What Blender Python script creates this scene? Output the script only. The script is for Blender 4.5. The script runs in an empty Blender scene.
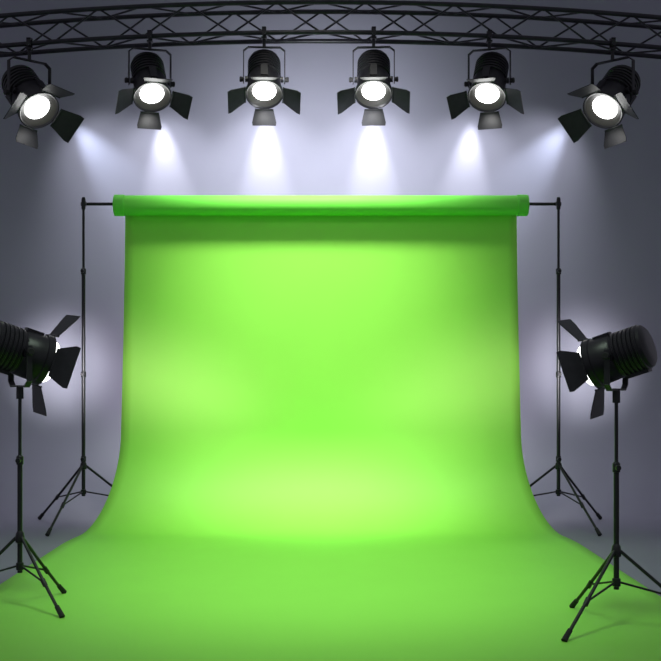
import bpy, math, random
from mathutils import Vector, Matrix, Quaternion
scene = bpy.context.scene
scene.view_settings.view_transform = 'Standard'
COL = scene.collection

# ---------------- materials ----------------
def mat(name, color, rough=0.5, metal=0.0, emis=None, strength=0.0, noise=0.0, nscale=40.0, bump=0.0, coat=0.0, spec=0.5):
    m = bpy.data.materials.new(name); m.use_nodes = True
    nt = m.node_tree; b = nt.nodes['Principled BSDF']
    b.inputs['Base Color'].default_value = (*color, 1)
    b.inputs['Roughness'].default_value = rough
    b.inputs['Metallic'].default_value = metal
    b.inputs['Specular IOR Level'].default_value = spec
    b.inputs['Coat Weight'].default_value = coat
    if emis:
        b.inputs['Emission Color'].default_value = (*emis, 1)
        b.inputs['Emission Strength'].default_value = strength
    if noise or bump:
        tc = nt.nodes.new('ShaderNodeTexCoord')
        n = nt.nodes.new('ShaderNodeTexNoise'); n.inputs['Scale'].default_value = nscale
        n.inputs['Detail'].default_value = 4
        nt.links.new(tc.outputs['Object'], n.inputs['Vector'])
        if noise:
            r = nt.nodes.new('ShaderNodeValToRGB')
            r.color_ramp.elements[0].position = .3; r.color_ramp.elements[1].position = .7
            r.color_ramp.elements[0].color = (*[c*(1-noise) for c in color], 1)
            r.color_ramp.elements[1].color = (*[min(1, c*(1+noise)) for c in color], 1)
            nt.links.new(n.outputs['Fac'], r.inputs['Fac'])
            nt.links.new(r.outputs['Color'], b.inputs['Base Color'])
        if bump:
            bp = nt.nodes.new('ShaderNodeBump'); bp.inputs['Strength'].default_value = bump
            bp.inputs['Distance'].default_value = .002
            nt.links.new(n.outputs['Fac'], bp.inputs['Height'])
            nt.links.new(bp.outputs['Normal'], b.inputs['Normal'])
    return m

M_BODY = mat('black_enamel', (.006,.006,.008), .40, .0, noise=.2, nscale=30, coat=.0, spec=.4)
M_FLAP = mat('black_sheet_metal', (.015,.015,.018), .5, .0, noise=.2, nscale=25, spec=.35)
M_TRUSS = mat('dark_truss_steel', (.016,.016,.022), .4, .4, noise=.25, nscale=20)
M_STAND = mat('black_stand_metal', (.008,.008,.010), .45, .2, noise=.15)
M_RUBBER = mat('black_rubber', (.01,.01,.01), .8, noise=.1)
M_LENS = mat('glowing_lens', (.9,.9,.9), .2, emis=(1,1,1), strength=9, noise=.02)
M_GLOW_DOME = mat('mouth_glow_dome', (.9,.9,.9), .4, emis=(1,1,1), strength=4, noise=.02)  # for the dome added to imitate white glow at the side lamp mouths
M_REFL = mat('lamp_reflector', (.03,.028,.026), .5, .0, emis=(1,.85,.75), strength=.01, noise=.03)
M_PAPER = mat('green_paper', (.29,.80,.085), .6, noise=.012, nscale=3, bump=.03, spec=.35)
M_ROLL = mat('green_paper_roll', (.17,.78,.08), .6, noise=.02, nscale=6, spec=.2)
M_COLLAR = mat('green_roll_end', (.14,.70,.07), .6, noise=.02, spec=.25)
M_WALL = mat('purple_grey_wall', (.245,.245,.305), .85, noise=.02, nscale=2, bump=.05, spec=.2)

# ---------------- mesh builder ----------------
class MB:
    def __init__(s): s.v=[]; s.f=[]
    def tube(s, p1, p2, r1, r2=None, n=14, cap=True):
        r2 = r1 if r2 is None else r2
        p1=Vector(p1); p2=Vector(p2); d=(p2-p1).normalized()
        a = d.orthogonal().normalized(); b=d.cross(a)
        o=len(s.v)
        for p,r in ((p1,r1),(p2,r2)):
            for i in range(n):
                t=2*math.pi*i/n
                s.v.append(p+a*math.cos(t)*r+b*math.sin(t)*r)
        for i in range(n):
            j=(i+1)%n; s.f.append((o+i,o+j,o+n+j,o+n+i))
        if cap:
            s.f.append(tuple(o+i for i in reversed(range(n)))); s.f.append(tuple(o+n+i for i in range(n)))
        return s
    def path(s, pts, r, n=12):
        pts=[Vector(p) for p in pts]; o=len(s.v); up=None
        for k,p in enumerate(pts):
            d=((pts[min(k+1,len(pts)-1)]-pts[max(k-1,0)])).normalized()
            if up is None: up=d.orthogonal().normalized()
            a=(up-d*up.dot(d)).normalized(); up=a; b=d.cross(a)
            for i in range(n):
                t=2*math.pi*i/n; s.v.append(p+a*math.cos(t)*r+b*math.sin(t)*r)
        for k in range(len(pts)-1):
            for i in range(n):
                j=(i+1)%n; q=o+k*n
                s.f.append((q+i,q+j,q+n+j,q+n+i))
        s.f.append(tuple(o+i for i in reversed(range(n)))); q=o+(len(pts)-1)*n
        s.f.append(tuple(q+i for i in range(n)))
        return s
    def lathe(s, prof, n=48, axis='Z', c=(0,0,0)):
        c=Vector(c); o=len(s.v)
        for r,z in prof:
            for i in range(n):
                t=2*math.pi*i/n
                p = Vector((r*math.cos(t), r*math.sin(t), z)) if axis=='Z' else Vector((z, r*math.cos(t), r*math.sin(t)))
                s.v.append(p+c)
        for k in range(len(prof)-1):
            for i in range(n):
                j=(i+1)%n; q=o+k*n
                s.f.append((q+i,q+j,q+n+j,q+n+i))
        return s
    def box(s, c, size, M=None):
        c=Vector(c); o=len(s.v); x,y,z=[a/2 for a in size]
        for dx,dy,dz in ((-x,-y,-z),(x,-y,-z),(x,y,-z),(-x,y,-z),(-x,-y,z),(x,-y,z),(x,y,z),(-x,y,z)):
            p=Vector((dx,dy,dz)); 
            if M: p=M@p
            s.v.append(c+p)
        for f in ((0,3,2,1),(4,5,6,7),(0,1,5,4),(1,2,6,5),(2,3,7,6),(3,0,4,7)): s.f.append(tuple(o+i for i in f))
        return s
    def prism(s, quad, nrm, th):
        o=len(s.v); nrm=Vector(nrm).normalized()
        k=len(quad)
        for q in quad: s.v.append(Vector(q)+nrm*th/2)
        for q in quad: s.v.append(Vector(q)-nrm*th/2)
        s.f.append(tuple(o+i for i in range(k))); s.f.append(tuple(o+k+i for i in reversed(range(k))))
        for i in range(k):
            j=(i+1)%k; s.f.append((o+j,o+i,o+k+i,o+k+j))
        return s
    def mesh(s, name, m, smooth=True, bevel=0):
        me=bpy.data.meshes.new(name); me.from_pydata([tuple(v) for v in s.v],[],s.f)
        import bmesh
        bm=bmesh.new(); bm.from_mesh(me); bmesh.ops.recalc_face_normals(bm, faces=bm.faces)
        bm.to_mesh(me); bm.free()
        me.materials.append(m)
        if smooth:
            me.polygons.foreach_set('use_smooth',[True]*len(me.polygons))
            me.set_sharp_from_angle(angle=math.radians(35))
        me.update(); return me

def obj(name, data, parent=None, M=None, **props):
    o=bpy.data.objects.new(name, data); COL.objects.link(o)
    if parent: o.parent=parent
    if M is not None: o.matrix_basis=M
    for k,v in props.items(): o[k]=v
    return o
T=Matrix.Translation

# ---------------- room ----------------
WY=9.7
mb=MB(); prof=[]
R=1.3
for k in range(41):
    a=math.pi/2*k/40
    prof.append((WY-R+R*math.sin(a), R-R*math.cos(a)))
prof.append((WY,5.6))
mb.v=[Vector((x,y,z)) for x in (-4.7,4.7) for y,z in prof]
n=len(prof); mb.f=[(i,i+1,n+i+1,n+i) for i in range(n-1)]
w=obj('wall_back', mb.mesh('wall_back', M_WALL), kind='structure')
mb=MB().box((0,3.7,-.05),(9.4,9.4,.1))
obj('floor', mb.mesh('floor', M_WALL, False), kind='structure')

# ---------------- backdrop ----------------
RZ=2.25; RY=8.0
bd=obj('green_backdrop', None, M=T((0,RY,0)), label='bright green paper backdrop hanging from a roll and sweeping across the floor', category='backdrop')
mb=MB()
mb.lathe([(0.0,-1.44),(.066,-1.44),(.07,-1.43),(.07,-.5),(.07,.5),(.07,1.43),(.066,1.44),(.0,1.44)],48,'X')
obj('roll', mb.mesh('roll', M_ROLL), bd, T((0,0,RZ)), label='rolled green paper tube')
mb=MB(); mb.lathe([(.0,0),(.070,0),(.075,.004),(.075,.07),(.071,.075),(.0,.075)],48,'X')
cm=mb.mesh('roll_end_cap', M_COLLAR)
obj('roll_end_cap', cm, bd, T((-1.455,0,RZ)), label='green end collar of the roll')
obj('roll_end_cap', cm, bd, T((1.38,0,RZ)), label='green end collar of the roll')
PY=.068; PR=.66
prof=[]
for k in range(24):
    t=k/23; z=RZ-.01+(PR-(RZ-.01))*t
    prof.append((PY, z, 1.39+.03*t**1.5))
for k in range(1,31):
    a=math.pi/2*k/30; t=k/30*.76
    prof.append((PY-PR+PR*math.cos(a), .004+PR-PR*math.sin(a), 1.42+.19*(3*t*t-2*t**3)))
y0=PY-PR
for k in range(1,49):
    t=k/48; u=min(1,.76+t*3.6*.6)
    prof.append((y0-t*3.6,.004,1.42+.19*(3*u*u-2*u**3)))
NX=40; mb=MB()
for y,z,wd in prof:
    for i in range(NX+1):
        mb.v.append(Vector((wd*(2*i/NX-1),y,z)))
for k in range(len(prof)-1):
    for i in range(NX):
        q=k*(NX+1)+i; mb.f.append((q,q+1,q+NX+2,q+NX+1))
pp=obj('paper_sheet', mb.mesh('paper_sheet', M_PAPER), bd, label='bright green paper sheet sweeping to the floor')
sd=pp.modifiers.new('s','SOLIDIFY'); sd.thickness=.003; sd.offset=0

# crossbar
mb=MB().tube((-1.675,0,0),(1.675,0,0),.011)
mb.tube((-1.675,0,0),(-1.69,0,0),.015).tube((1.675,0,0),(1.69,0,0),.015)
obj('crossbar', mb.mesh('crossbar', M_STAND), M=T((0,RY,RZ+.01)), label='thin black metal crossbar carrying the green roll', category='pole')

# ---------------- stands ----------------
def tripod(kind, loc, top, hub, low, rad, angles, r, label, cat, knobs, head, group, thick_to):
    e=obj(kind, None, M=T(loc), label=label, category=cat, group=group)
    mb=MB().tube((0,0,low-.03),(0,0,thick_to),r*1.25)
    obj('lower_pole', mb.mesh('lower_pole', M_STAND), e)
    mb=MB().tube((0,0,thick_to-.05),(0,0,top),r*.85)
    obj('upper_pole', mb.mesh('upper_pole', M_STAND), e)
    for z in knobs:
        mb=MB().lathe([(r*1.2,-.022),(r*1.75,-.019),(r*1.75,.016),(r*1.2,.022)],20)
        mb.tube((0,0,0),(.0,-r*3.2,0),r*.7,r*.7).tube((0,-r*3,0),(0,-r*4.2,0),r*1.4,r*1.2)
        obj('locking_collar', mb.mesh('locking_collar', M_STAND), e, T((0,0,z)))
    mb=MB().lathe([(r*1.2,-.026),(r*2.1,-.022),(r*2.3,.0),(r*1.9,.02),(r*1.2,.03)],20)
    hm=mb.mesh('hub', M_STAND); obj('hub', hm, e, T((0,0,hub)))
    mb=MB().lathe([(r*1.2,-.018),(r*1.9,-.016),(r*1.9,.014),(r*1.2,.018)],20)
    obj('brace_hub', mb.mesh('brace_hub', M_STAND), e, T((0,0,low)))
    lm=MB(); z1=.02
    lm.path([(r*1.8,0,hub),(rad*.5,0,hub+(z1-hub)*.5+.003),(rad,0,z1)], r*.8)
    lmm=lm.mesh('leg',M_STAND)
    fm=MB().tube((rad-.03,0,z1+.03*hub/rad),(rad+.014,0,.010),r*1.15,r*1.35).mesh('foot',M_RUBBER)
    bz=hub+(z1-hub)*.60; bx=rad*.60
    bm_=MB().tube((r*1.6,0,low),(bx,0,bz),r*.5).tube((bx-.012,0,bz+.012),(bx+.012,0,bz-.012),r*1.2).mesh('brace',M_STAND)
    for a in angles:
        Rm=Matrix.Rotation(math.radians(a),4,'Z')
        l=obj('leg',lmm,e,Rm); obj('foot',fm,l); obj('brace',bm_,l)
    return e

for sx,ang in ((-1,(256,138,18)),(1,(288,44,164))):
    e=tripod('backdrop_stand',(sx*1.66,RY-.06,0),RZ+.0,.42,.24,.52,ang,.0105,
      'slim black telescopic stand holding the green roll crossbar','stand',(.47,1.06,1.78),None,'backdrop stands',1.78)
    mb=MB().lathe([(.0,.05),(.011,.048),(.0145,.03),(.0145,-.03),(.011,-.04),(.0,-.04)],20)
    mb.box((0,.03,.01),(.022,.07,.026))
    obj('bar_holder', mb.mesh('bar_holder', M_STAND), e, T((0,0,RZ+.0)))

# ---------------- spotlights ----------------
def lampmeshes():
    d={}
    for nm,rr in (('housing',.111),('housing_plain',.114)):
        pr=[(0,.225),(.055,.224),(.095,.218),(.112,.202)]
        z=.182
        for k in range(6):
            pr+=[(rr,z),(.121,z-.004),(.121,z-.016),(rr,z-.02)]; z-=.028
        pr+=[(.112,.008),(.118,.0),(.124,-.10),(.126,-.12),(.134,-.125),(.136,-.165),(.130,-.167),(.124,-.160)]
        pr+=[(.112,-.14)]
        mb=MB().lathe(pr,56)
        mb.tube((-.140,0,0),(-.11,0,0),.022).tube((.11,0,0),(.140,0,0),.022)
        mb.box((0,.122,-.045),(.05,.02,.11)); mb.box((0,-.122,.10),(.07,.02,.14))
        d[nm]=mb.mesh('housing',M_BODY)
    mb=MB().lathe([(.122,-.156),(.108,-.146),(.085,-.128)],56)
    d['reflector']=mb.mesh('reflector',M_REFL)
    mb=MB().lathe([(.088,-.126),(.07,-.135),(.035,-.143),(.0005,-.145)],56)
    d['lens']=mb.mesh('lens',M_LENS)
    mb=MB().lathe([(.120,-.155),(.118,-.178),(.105,-.205),(.078,-.228),(.04,-.242),(.0005,-.246)],56)
    d['dome']=mb.mesh('lens',M_GLOW_DOME)
    def flap(w0,w1,L,name,ang=50):
        a=math.radians(ang)
        u=Vector((0,math.sin(a),-math.cos(a))); b=Vector((0,.138,-.168)); nrm=Vector((1,0,0)).cross(u)
        x=Vector((1,0,0))
        q=[b-x*w0/2, b+x*w0/2, b+x*(w0/2+ (w1-w0)*.5*.85)+u*L*.8, b+x*w1/2*.92+u*L, b-x*w1/2*.92+u*L, b-x*(w0/2+(w1-w0)*.5*.85)+u*L*.8]
        m=MB().prism(q,nrm,.004)
        m.tube(b-x*w0/2,b+x*w0/2,.0065,n=10)
        return m.mesh(name,M_FLAP)
    d['flap_bottom']=flap(.135,.185,.115,'barn_door',46); d['flap_top']=flap(.15,.21,.12,'barn_door')
    d['flap_side']=flap(.14,.22,.15,'barn_door',54)
    d['flap_big']=flap(.15,.235,.155,'barn_door',60)
    for nm,H in (('yoke',.235),('yoke_short',.175)):
        W=.15
        mb=MB()
        for s in (-1,1):
            mb.box((s*W,0,(H-.03)/2-.015),(.007,.030,H-.0))
            mb.box((s*(W-.018),0,H-.012),(.052,.030,.007),Matrix.Rotation(s*.65,3,'Y'))
        mb.box((0,0,H),(2*W-.07,.030,.008))
        mb.tube((0,0,H),(0,0,H+.03),.012)
        d[nm]=mb.mesh('yoke',M_FLAP)
    d['yoke_knob']=MB().tube((.152,0,0),(.174,0,0),.016,.02).tube((.174,0,0),(.180,0,0),.02,.015).mesh('yoke_knob',M_RUBBER)
    mb=MB()
    mb.box((0,0,.005),(.04,.05,.014)); mb.box((0,.028,.045),(.03,.01,.09)); mb.box((0,.0,.076),(.03,.066,.010))
    mb.box((0,-.028,.05),(.03,.01,.06)); mb.tube((0,-.028,.03),(0,-.056,.03),.007).tube((0,-.054,.03),(0,-.062,.03),.014)
    d['clamp']=mb.mesh('clamp',M_FLAP)
    return d
LM=lampmeshes()
lamp_objs=[]
def lamp(pivot, d, scale, base, label, group, up=True, roll=0.0, name='spotlight', squash=1.0):
    pivot=Vector(pivot); d=Vector(d).normalized()
    e=obj(name,None,M=T(base),label=label,category='light',group=group)
    loc=pivot-Vector(base)
    q=d.to_track_quat('-Z','Y').to_matrix().to_4x4() @ Matrix.Rotation(roll,4,'Z')
    S=Matrix.Scale(scale,4)
    h=obj('housing',LM['housing' if up else 'housing_plain'],e,T(loc)@q@S@Matrix.Scale(squash,4,(0,0,1)))
    obj('reflector',LM['reflector'],h,label='dark metal ring around the lens')
    if up: obj('lens',LM['lens'],h,label='glowing white round lens')
    else: obj('lens',LM['dome'],h,label='added glowing white dome imitating the glow at the lamp mouth')  # added glow piece, bulges past the rim so the mouth looks lit
    for k in range(4):
        key=('flap_top','flap_side','flap_bottom','flap_side')[k] if up else 'flap_big'
        obj('barn_door',LM[key],h,Matrix.Rotation(math.pi/2*k,4,'Z'),label='black flared metal barn door flap')
    yaw=math.atan2(d.y,d.x)+math.pi/2
    Y=Matrix.Rotation(yaw,4,'Z')
    if not up: Y=Y@Matrix.Rotation(math.pi,4,'Y')
    y=obj('yoke',LM['yoke' if up else 'yoke_short'],e,T(loc)@Y@S)
    obj('yoke_knob',LM['yoke_knob'],y); obj('yoke_knob',LM['yoke_knob'],y,Matrix.Rotation(math.pi,4,'Z'))
    lamp_objs.append((pivot,d,scale,q))
    return e,loc,Y

def arch(x): return -.105*(x/2.4)**2
ZL=3.56; ZU=3.78; YF=8.30; YB=8.52
G='hanging stage spotlights'
hang=[ # x, pivot z, dir, scale
 (-2.13,3.09,(.56,-.56,-.74),1.12),
 (-1.25,3.195,(.20,-.58,-.80),1.02),
 (-.415,3.215,(.03,-.58,-.82),1.0),
 (.385,3.215,(-.03,-.58,-.82),1.0),
 (1.23,3.195,(-.20,-.58,-.80),1.02),
 (2.13,3.09,(-.56,-.56,-.74),1.12)]
for i,(x,z,d,s) in enumerate(hang):
    zc=ZL+arch(x)
    lab={0:'black spotlight turned sharply inward under the truss end',5:'black spotlight turned sharply inward under the truss end',
         1:'black spotlight with lit lens turned slightly inward under truss',4:'black spotlight with lit lens turned slightly inward under truss'}.get(i,'black spotlight with lit lens facing ahead under the truss')
    e,loc,Y=lamp((x,YF,z),d,s,(x,YF,zc),lab,G,roll=(.18,0,0,0,0,-.18)[i])
    top=(z+.265*s)-zc
    zt=-.052
    mb=MB().tube((0,0,min(top-.02,zt)),(0,0,zt+.01),.012)
    obj('hanging_pin',mb.mesh('hanging_pin',M_FLAP),e)
    obj('clamp',LM['clamp'],e,T((0,0,-.045)))

# ---------------- truss ----------------
tr=obj('stage_truss',None,M=T((0,(YF+YB)/2,ZL)),label='dark metal box truss with lattice bracing, gently arched',category='truss')
XS=3.3
hy=(YB-YF)/2
def chord(y,z,nm='chord'):
    pts=[(x,y,z+arch(x)) for x in [ -XS+2*XS*k/60 for k in range(61)]]
    return obj(nm,MB().path(pts,.0175,n=14).mesh(nm,M_TRUSS),tr)
for y in (-hy,hy):
    for z in (0,ZU-ZL): chord(y,z)
def brace_set(p0,p1,nm):
    mb=MB(); N=20
    for k in range(N):
        xa=-XS+.05+(2*XS-.1)*k/N; xb=-XS+.05+(2*XS-.1)*(k+1)/N
        A,B=(p0,p1) if k%2==0 else (p1,p0)
        mb.tube((xa,A[0],A[1]+arch(xa)),(xb,B[0],B[1]+arch(xb)),.0075,n=8)
    obj(nm,mb.mesh(nm,M_TRUSS),tr,kind='stuff')
dz=ZU-ZL
brace_set((-hy,0),(-hy,dz),'lattice_bracing'); brace_set((hy,dz),(hy,0),'lattice_bracing')
brace_set((-hy,0),(hy,0),'lattice_bracing'); brace_set((-hy,dz),(hy,dz),'lattice_bracing')

# ---------------- side lamps ----------------
G2='lights on tripod stands'
sd=[((-1.365,5.15,0),(68,188,316),1.160,(.78,.50,-.30),.88,.33,-.08),
    ((1.235,4.75,0),(225,105,345),1.135,(-.78,.50,-.30),.80,.38,.08)]
for base,ang,pz,d,s,rad,roll in sd:
    tz=pz-.207*s
    tripod('light_stand',base,tz,.32,.19,rad,ang,.0092,'thin black tripod light stand standing on the green paper','stand',(.67,),None,'light stands',.67)
    e,loc,Y=lamp((base[0],base[1],pz),d,s,(base[0],base[1],tz),'black ribbed spotlight with open barn doors on tripod stand',G2,up=False,roll=roll,squash=.84)
    mb=MB().tube((0,0,-.03),(0,0,.03),.016)
    obj('stand_socket',mb.mesh('stand_socket',M_FLAP),e)

# ---------------- lights ----------------
def light(kind,name,loc,target,energy,color=(1,1,1),scale=None,roll=0,**kw):
    l=bpy.data.lights.new(name,kind); l.energy=energy; l.color=color
    for k,v in kw.items(): setattr(l,k,v)
    o=bpy.data.objects.new(name,l); COL.objects.link(o)
    o.location=loc
    o.rotation_euler=((Vector(target)-Vector(loc)).to_track_quat('-Z','Y').to_matrix()@Matrix.Rotation(roll,3,'Z')).to_euler()
    if scale: o.scale=scale
    return o
D=math.radians
wx=(-2.25,-1.385,-.47,.44,1.31,2.25)
for i,(x,z,d,s) in enumerate(hang):
    e=(110,145,185,185,145,110)[i]; tx=(.78,.10,.0,.0,-.10,-.78)[i]
    X=wx[i]; z0=(3.38,3.45,3.49,3.49,3.45,3.38)[i]
    light('SPOT','wall_streak_light',(X,WY-.12,z0),(X+tx,WY-.036,z0-1),e,(.96,.97,1) if 0<i<5 else (.78,.86,1),spot_size=D(38 if 0<i<5 else 40),spot_blend=1,shadow_soft_size=.03)  # added unseen spot by the wall, its streak stands in for the lamp beam
    light('SPOT','wall_pool_light',(X,WY-.5,z0+.1),(X+tx,WY-.1,z0-1.1),(45,50,55,55,50,45)[i],(.93,.94,1),spot_size=D(95),spot_blend=1,shadow_soft_size=.08)  # added unseen wide spot, spreads a soft pool around the streak
    p,dd,_,q=lamp_objs[i]
    c=p+dd*.18*s
    tip=p+(q@Vector((0,-.23,-.24)))*s     # lower barn door
    light('SPOT','lamp_flap_light',c,c+dd,5,(1,.98,.95),spot_size=D(150),spot_blend=.6,shadow_soft_size=.03)
    light('SPOT','lamp_flap_light',p+(q@Vector((0,-.04,-.30)))*s,tip,2.5,(1,.99,.97),spot_size=D(75),spot_blend=1,shadow_soft_size=.02)  # added spot ahead of the lens, brightens the lower flap
light('SPOT','wall_wash_light',(0,8.15,3.05),(0,9.7,2.4),230,(.93,.94,1),spot_size=D(155),spot_blend=1,shadow_soft_size=.3)  # added unseen wash behind the backdrop, brightens the wall centre
light('SPOT','key_light',(-.15,6.1,5.7),(-.06,8.06,1.72),1750,(1,1,.88),scale=(1.05,1,1),spot_size=D(35),spot_blend=1,shadow_soft_size=.40)
light('SPOT','key_light',(0,7.0,4.6),(0,8.0,1.2),70,(1,1,.92),spot_size=D(66),spot_blend=1,shadow_soft_size=.30)
light('SPOT','fill_light',(0,3.2,4.4),(0,8.0,1.35),150,(.98,1,.95),spot_size=D(31),spot_blend=1,shadow_soft_size=.6)
light('SPOT','floor_light',(.1,4.2,3.4),(.06,7.62,.32),170,(.3,1,.4),scale=(.75,1.2,1),spot_size=D(20),spot_blend=1,shadow_soft_size=.3)
light('SPOT','soft_light',(0,3.6,4.9),(0,6.0,0),880,(.78,1,.80),scale=(1,1.15,1),spot_size=D(43),spot_blend=1,shadow_soft_size=.8)
for p,d,s,q_ in lamp_objs[6:]:
    sx=-1 if p.x<0 else 1
    q=p+d*.34*s
    light('SPOT','side_haze_light',q,(sx*1.22,8.05,1.02),210,(1,.62,1),scale=(2.3,.85,1),roll=sx*D(16),spot_size=D(19),spot_blend=1,shadow_soft_size=.25)  # tinted spot added to whiten the paper in place of a hazy beam
    light('SPOT','side_glow_light',q,(sx*2.22,9.7,1.13),1700,(1,1,1),spot_size=D(12),spot_blend=1,shadow_soft_size=.2)  # added narrow spot on the wall, imitates glow beside the lamp

wd=bpy.data.worlds.new('world'); scene.world=wd; wd.use_nodes=True
bg=wd.node_tree.nodes['Background']; bg.inputs[0].default_value=(.84,.83,1,1); bg.inputs[1].default_value=.23

# ---------------- camera ----------------
cd=bpy.data.cameras.new('camera'); cam=bpy.data.objects.new('camera',cd); COL.objects.link(cam)
cam.location=(0,0,1.056); cam.rotation_euler=(math.pi/2,0,0)
cd.sensor_width=36; cd.lens=36*1136/661; cd.shift_x=9.5/661; cd.shift_y=44.5/661
scene.camera=cam
